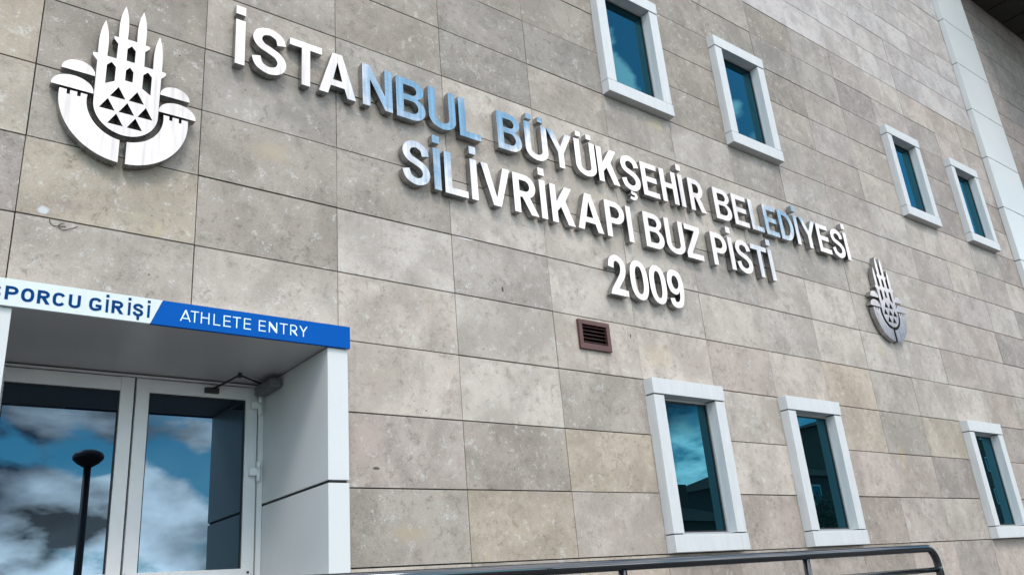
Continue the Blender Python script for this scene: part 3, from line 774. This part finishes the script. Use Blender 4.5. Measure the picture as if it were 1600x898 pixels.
# ------------------------------------------------------------------ steel letters on the facade
LINES = [
    (4.953, 0.340, 'top', [  # baseline z, cap height, line name, (letter, x0, x1, word)
        ('İSTANBUL', [1.065,1.128, 1.170,1.410, 1.431,1.663, 1.640,1.919, 1.972,2.210, 2.246,2.490, 2.520,2.760, 2.790,2.987]),
        ('BÜYÜKŞEHİR', [3.158,3.398, 3.438,3.676, 3.684,3.956, 3.984,4.220, 4.242,4.488, 4.522,4.760, 4.792,5.004, 5.044,5.262, 5.298,5.358, 5.430,5.650]),
        ('BELEDİYESİ', [5.805,6.055, 6.090,6.318, 6.360,6.558, 6.598,6.820, 6.862,7.112, 7.142,7.202, 7.245,7.540, 7.560,7.788, 7.832,8.080, 8.108,8.172])]),
    (4.432, 0.340, 'middle', [
        ('SİLİVRİKAPI', [2.268,2.502, 2.536,2.596, 2.628,2.830, 2.862,2.922, 2.960,3.236, 3.266,3.505, 3.533,3.594, 3.648,3.890, 3.918,4.206, 4.250,4.478, 4.508,4.566]),
        ('BUZ', [4.718,4.960, 4.996,5.240, 5.258,5.484]),
        ('PİSTİ', [5.632,5.860, 5.898,5.962, 5.990,6.236, 6.246,6.506, 6.536,6.600])]),
    (3.912, 0.345, 'bottom', [('2009', [4.196,4.402, 4.446,4.662, 4.682,4.892, 4.914,5.122])]),
]
ORD = ['first', 'second', 'third', 'fourth', 'fifth', 'sixth', 'seventh', 'eighth', 'ninth', 'tenth', 'eleventh']
LY0, LY1 = -0.068, -0.014
T_, B_ = 0.0605, 0.0525
for base, H, lname, words in LINES:
    for word, xs in words:
        for i, ch in enumerate(word):
            x0, x1 = xs[2*i], xs[2*i+1]; w = x1 - x0
            bm = bmesh.new()
            dz = rnd.uniform(-0.002, 0.002)
            over = 0.006 if ch in 'SŞ029C' else 0.0
            jit = rnd.uniform(-0.0025, 0.0025)
            for loops in glyph(ch, w, H + 2*over, T_, B_):
                plate(bm, loops, LY0 + jit, LY1, -w/2, -over, 1)
            if ch == 'Ş':
                L_ = stroke([(.45, 1.0), (.40, .78), (.85, .70), (1.0, .40), (.72, .06), (.3, .02), (.0, .12)], .105, .100, .030, .030, 5)
                plate(bm, [L_], LY0 + jit + 0.003, LY1, -.052, -.098, 1)
            kindw = 'numeral' if ch.isdigit() else 'letter'
            o = obj('steel_numeral' if ch.isdigit() else 'steel_letter', bm, [M['steel'], M['returns']], loc=((x0 + x1)/2, 0, base + dz))
            o.rotation_euler = (R_(rnd.uniform(-.45, .45)), 0, R_(rnd.uniform(-.45, .45)))
            tag(o, 'steel %s %s, %s of %s in the %s line' % (kindw, ch, ORD[i], word, lname), kindw, 'raised steel letters and numerals on the stone facade')
            for (a, b) in dots_for(ch, w, H, T_):
                bm = bmesh.new()
                if ch == 'İ': plate(bm, [[(a, H + .044), (b, H + .044), (b, H + .108), (a, H + .108)]], LY0 + jit, LY1, -w/2, 0, 1)
                else: plate(bm, [[(a, H + .030), (b, H + .030), (b, H + .078), (a, H + .078)]], LY0 + jit, LY1, -w/2, 0, 1)
                obj('dot', bm, [M['steel'], M['returns']], o)

# ------------------------------------------------------------------ the two steel emblems
def emblem(cx, label):
    root = empty('emblem', (cx, 0, 0)); tag(root, label, 'emblem', 'steel emblems on the stone facade')
    zc, ro, ri = 4.406, 0.344, 0.205
    y0, y1 = -0.070, -0.016
    for s in (-1, 1):
        # right half drawn, mirrored for the left
        a_in = math.degrees(math.asin(.019 / ri)); a_out = math.degrees(math.asin(.019 / ro)); at_o = math.degrees(math.asin(.030 / ro)); at_i = math.degrees(math.asin(.030 / ri))
        o_ = arc(0, zc, ro, ro, -90 + a_out, at_o, 26)
        top = [(.306, 4.436), (.306, 4.409), (.290, 4.409), (.290, 4.436), (.254, 4.436), (.254, 4.411), (.236, 4.411), (.236, 4.436)]
        i_ = arc(0, zc, ri, ri, at_i, -90 + a_in, 20)
        L_ = [(s * x, z) for x, z in dedupe(o_ + top + i_)]
        bm = bmesh.new(); plate(bm, [L_], y0, y1, side=1); obj('city_wall_arc', bm, [M['steel'], M['returns']], root)
        for (xa, xb, zb, hh) in ((.176, .345, 4.567, .072), (.174, .386, 4.452, .082)):
            c0 = (xa + xb) / 2; hw = (xb - xa) / 2
            L_ = [(s * (c0 + hw * math.cos(R_(t))), zb + hh * math.sin(R_(t)) ** .9 if t not in (0, 180) else zb) for t in range(0, 181, 9)]
            bm = bmesh.new(); plate(bm, [L_], y0, y1, side=1); obj('dome', bm, [M['steel'], M['returns']], root)
    def minaret(x, zb, zt, hw):
        # bulging pencil spire, from lower right over the tip to lower left
        r = [(hw, zb), (hw * 1.04, zb + (zt-zb)*.30), (hw * .92, zb + (zt-zb)*.56), (hw * .55, zb + (zt-zb)*.80), (0, zt)]
        q = catmull(r, 4)
        return [(x + a, z) for a, z in q] + [(x - a, z) for a, z in q[::-1][1:]]
    right = []
    right += arc(0, 4.408, .172, .173, -90, 0, 16)
    right += [(.174, 4.672), (.199, 4.702), (.199, 4.719), (.175, 4.722)]
    right += [p for p in minaret(.150, 4.722, 4.957, .0245)]
    right += [(.1255, 4.720), (.0755, 4.720), (.074, 4.822), (.098, 4.850), (.098, 4.867), (.0745, 4.868)]
    right += minaret(.050, 4.872, 5.097, .0240)
    right += [(.026, 4.872)]
    left = [(-x, z) for x, z in right[::-1]]
    outline = dedupe(right + left)
    hl = []
    def arch(c, hw, zl, zr, ztop): return [(c - hw, zl), (c + hw, zr), (c + hw, ztop - .026), (c, ztop), (c - hw, ztop - .026)]
    hl.append(arch(0, .0225, 4.725, 4.725, 4.833)); hl.append(arch(0, .0205, 4.591, 4.591, 4.686))
    hl.append(arch(-.0985, .0240, 4.538, 4.568, 4.688)); hl.append(arch(.0985, .0240, 4.568, 4.538, 4.688))
    for (x, z) in ((-.050, 4.466), (.050, 4.466), (-.100, 4.377), (.003, 4.377), (.103, 4.377), (-.050, 4.291), (.052, 4.291)):
        hl.append([(x - .0415, z - .001), (x + .0415, z - .001), (x, z + .071)])
    bm = bmesh.new(); plate(bm, [outline] + hl, y0 - .004, y1, side=1); obj('mosque_body', bm, [M['steel'], M['returns']], root)
    return root
emblem(0.459, 'steel emblem of minarets over a divided ring, above the entrance sign')
emblem(8.745, 'steel emblem of minarets over a divided ring, right of the lettering')

# ------------------------------------------------------------------ entrance sign
sg = empty('entrance_sign', (0.6, -0.14, 3.2))
tag(sg, 'long white and blue board over the glazed entrance, reading SPORCU GİRİŞİ ATHLETE ENTRY', 'sign')
SX, SY, SZ = 0.6, -0.14, 3.2
def sobj(name, bm, m):
    for v in bm.verts: v.co -= Vector((SX, SY, SZ))
    return obj(name, bm, m, sg)
Y0s, Y1s = -0.152, -0.131
zb_, zt_ = 3.132, 3.268
bm = bmesh.new(); plate(bm, [[(-0.36, zb_), (.650, zb_), (.706, zt_), (-0.36, zt_)]], Y0s, Y1s); sobj('white_panel', bm, M['white'])
bm = bmesh.new(); plate(bm, [[(.652, zb_), (1.800, zb_), (1.800, zt_), (.708, zt_)]], Y0s, Y1s); sobj('blue_panel', bm, M['blue'])
bm = bmesh.new(); box(bm, -0.36, 1.799, YF + 0.006, -0.003, 3.264, 3.272); sobj('top_flashing', bm, M['panel'])
def text(bm, spec, base, H, t, b, y, over=0.0):
    for ch, x0, x1 in spec:
        w = x1 - x0
        for loops in glyph(ch, w, H, t, b): plate(bm, loops, y, Y0s - 0.0002, x0, base)
        for (a, bb) in dots_for(ch, w, H, t): plate(bm, [[(a, H + t*.75), (bb, H + t*.75), (bb, H + t*1.75), (a, H + t*1.75)]], y, Y0s - 0.0002, x0, base)
        if ch == 'Ş':
            plate(bm, [[(w/2 - t*.3, -t*1.35), (w/2 + t*.45, -t*1.35), (w/2 + t*.55, -0.0006), (w/2 - t*.45, -0.0006)]], y, Y0s - 0.0002, x0, base)
TR = [('S', -.084, -.030), ('P', -.013, .042), ('O', .054, .110), ('R', .123, .180), ('C', .190, .245), ('U', .261, .315), ('G', .354, .412), ('İ', .431, .4435), ('R', .459, .517), ('İ', .537, .5495), ('Ş', .560, .613), ('İ', .632, .6445)]
EN = [('A', .799, .855), ('T', .853, .897), ('H', .908, .954), ('L', .976, 1.014), ('E', 1.031, 1.072), ('T', 1.082, 1.128), ('E', 1.145, 1.186), ('E', 1.231, 1.272), ('N', 1.290, 1.339), ('T', 1.354, 1.402), ('R', 1.418, 1.463), ('Y', 1.474, 1.524)]
for part in (TR[:6], TR[6:]):
    bm = bmesh.new(); text(bm, part, 3.1615, 0.069, 0.0146, 0.0136, Y0s - 0.0016); sobj('navy_word', bm, M['navy'])
for part in (EN[:7], EN[7:]):
    bm = bmesh.new(); text(bm, part, 3.1680, 0.0640, 0.0058, 0.0058, Y0s - 0.0016); sobj('pale_word', bm, M['pale'])

# loose wire hanging out of a joint by the paint patch
bm = bmesh.new()
for P_ in ([(.155, 3.682), (.165, 3.655), (.19, 3.648), (.235, 3.655)], [(.225, 3.672), (.20, 3.655), (.215, 3.635), (.245, 3.640), (.29, 3.668)]):
    tube(bm, [(x, -0.006 - 0.004 * math.sin(i * 1.3), z) for i, (x, z) in enumerate(catmull(P_, 5))], 0.0017, 6)
tag(obj('wire', bm, M['rubber']), 'thin dark loose wire curling out of a wall joint above the white sign', 'wire')

# ------------------------------------------------------------------ handrail on the terrace edge
hr = empty('handrail', (5.5, -1.5, FLOOR))
tag(hr, 'dark glossy steel handrail with two rails running along the terrace below the windows', 'handrail')
def hobj(name, bm, m):
    for v in bm.verts: v.co -= Vector((5.5, -1.5, FLOOR))
    return obj(name, bm, m, hr)
XE, YR, ZR = 5.535, -1.5, 1.752
bm = bmesh.new()
path = [(-2.5, YR, ZR), (XE - .11, YR, ZR)] + [(XE - .11 + .11 * math.sin(R_(a)), YR, ZR - .11 + .11 * math.cos(R_(a))) for a in range(12, 91, 13)] + [(XE, YR, ZR - .13), (XE, YR, FLOOR + .004)]
tube(bm, path, 0.0262, 18); hobj('top_rail', bm, M['darksteel'])
bm = bmesh.new(); tube(bm, ((-2.5, YR, 1.612), (XE - .02, YR, 1.612)), 0.0165, 14); hobj('lower_rail', bm, M['darksteel'])
bm = bmesh.new(); tube(bm, ((-2.5, YR, 1.16), (XE - .02, YR, 1.16)), 0.0165, 14); hobj('lower_rail', bm, M['darksteel'])
for i in range(5):
    xp = 4.005 - 1.5 * i
    bm = bmesh.new()
    tube(bm, ((xp, YR, FLOOR + .004), (xp, YR, ZR - .024)), 0.0215, 14)
    tube(bm, ((xp, YR, FLOOR + .004), (xp, YR, FLOOR + .012)), 0.05, 16)
    hobj('post', bm, M['darksteel'])

# ------------------------------------------------------------------ what stands opposite (seen mirrored in the panes)
lp = empty('street_lamp', (2.50, -8.0, 0))
tag(lp, 'black street lamp with mushroom head, mirrored in the left entrance door', 'street lamp')
bm = bmesh.new(); tube(bm, ((0, 0, 0), (0, 0, .5), (0, 0, .55), (0, 0, 4.2)), [.10, .10, .062, .055], 16); obj('post', bm, M['lampm'], lp)
bm = bmesh.new(); lathe(bm, [(.06, 4.16), (.16, 4.22), (.222, 4.28), (.228, 4.32), (.20, 4.37), (.12, 4.41), (.02, 4.425)], (0, 0, 0)); obj('lamp_head', bm, M['lampm'], lp)

def house(x0, x1, y0, y1, h, roof_h, m, label, storeys, chim):
    r = empty('house', ((x0 + x1)/2, (y0 + y1)/2, 0)); tag(r, label, 'house', 'houses across the street')
    ox, oy = (x0 + x1)/2, (y0 + y1)/2
    hx, hy = (x1 - x0)/2, (y1 - y0)/2
    obj('wall', newbox(-hx, hx, -hy, hy, 0.005, h), m, r)
    bm = bmesh.new(); e = .35
    vs = [bm.verts.new(p) for p in ((-hx-e, -hy-e, h+.004), (hx+e, -hy-e, h+.004), (hx+e, hy+e, h+.004), (-hx-e, hy+e, h+.004), (-hx*.5, 0, h+roof_h), (hx*.5, 0, h+roof_h))]
    for q in ((3,2,1,0), (0,1,5,4), (1,2,5), (2,3,4,5), (3,0,4)): bm.faces.new([vs[i] for i in q])
    rf = obj('roof', bm, M['roof'], r)
    for cx_, ch_ in chim:
        obj('chimney', newbox(cx_ - .45, cx_ + .45, -.4, .4, h + .1, h + ch_), m, rf)
    nwin = max(2, int(hx * 2 / 2.6))
    for s in range(storeys):
        for i in range(nwin):
            xc = -hx + (i + .5) * 2*hx/nwin; zc = h * (s + .55)/storeys
            f = obj('window', newbox(xc - .55, xc + .55, hy + .003, hy + .06, zc - .7, zc + .7), M['frame'], r)
            obj('pane', newbox(xc - .45, xc + .45, hy + .0605, hy + .07, zc - .6, zc + .6), M['winglass'], f)
    return r
house(37, 47, -40, -30, 5.6, 1.6, M['render_a'], 'low ochre house with tall chimney across the street', 2, [(3.4, 3.0)])
house(50, 64, -41, -30, 8.6, 1.8, M['render_b'], 'taller grey house with two chimneys across the street', 3, [(-3, 2.6), (4, 2.9)])
house(70, 98, -44, -31, 15.0, 2.0, M['render_a'], 'long ochre apartment house across the street', 5, [(0, 3.2)])

def tree(x, y, H, label):
    r = empty('tree', (x, y, 0)); tag(r, label, 'tree', 'trees across the street')
    g = random.Random(int(x * 10))
    bm = bmesh.new()
    tube(bm, ((0, 0, 0), (.05, .03, H*.25), (-.04, .1, H*.5), (.05, 0, H*.8)), [.2, .15, .11, .04], 10)
    for i in range(7):
        a = g.uniform(0, 6.28); z = H * g.uniform(.3, .65); l = H * g.uniform(.15, .28)
        tube(bm, ((0, 0, z), (math.cos(a)*l*.5, math.sin(a)*l*.5, z + l*.4), (math.cos(a)*l, math.sin(a)*l, z + l*.8)), [.07, .05, .02], 6)
    obj('trunk', bm, M['bark'], r)
    bm = bmesh.new()
    cl = [(g.gauss(0, H*.15), g.gauss(0, H*.15), H*g.uniform(.42, .92), H*g.uniform(.08, .15)) for _ in range(22)]
    for (cx_, cy_, cz_, rr) in cl:
        for _ in range(90):
            d = Vector((g.gauss(0, 1), g.gauss(0, 1), g.gauss(0, .8))); d.normalize()
            p = Vector((cx_, cy_, cz_)) + d * rr * g.uniform(.5, 1.05)
            u = Vector((g.gauss(0, 1), g.gauss(0, 1), g.gauss(0, 1))).normalized(); v = u.orthogonal().normalized(); s = g.uniform(.07, .16)
            bm.faces.new([bm.verts.new(p + u*s), bm.verts.new(p + v*s*.6), bm.verts.new(p - u*s), bm.verts.new(p - v*s*.6)])
    obj('crown', bm, M['leaf'], r)
tree(33.0, -27, 5.2, 'small leafy tree left of the low ochre house across the street')
tree(48.4, -27, 7.0, 'leafy tree between the ochre and the grey house across the street')
tree(67.0, -27, 9.5, 'tall leafy tree beside the long apartment house across the street')
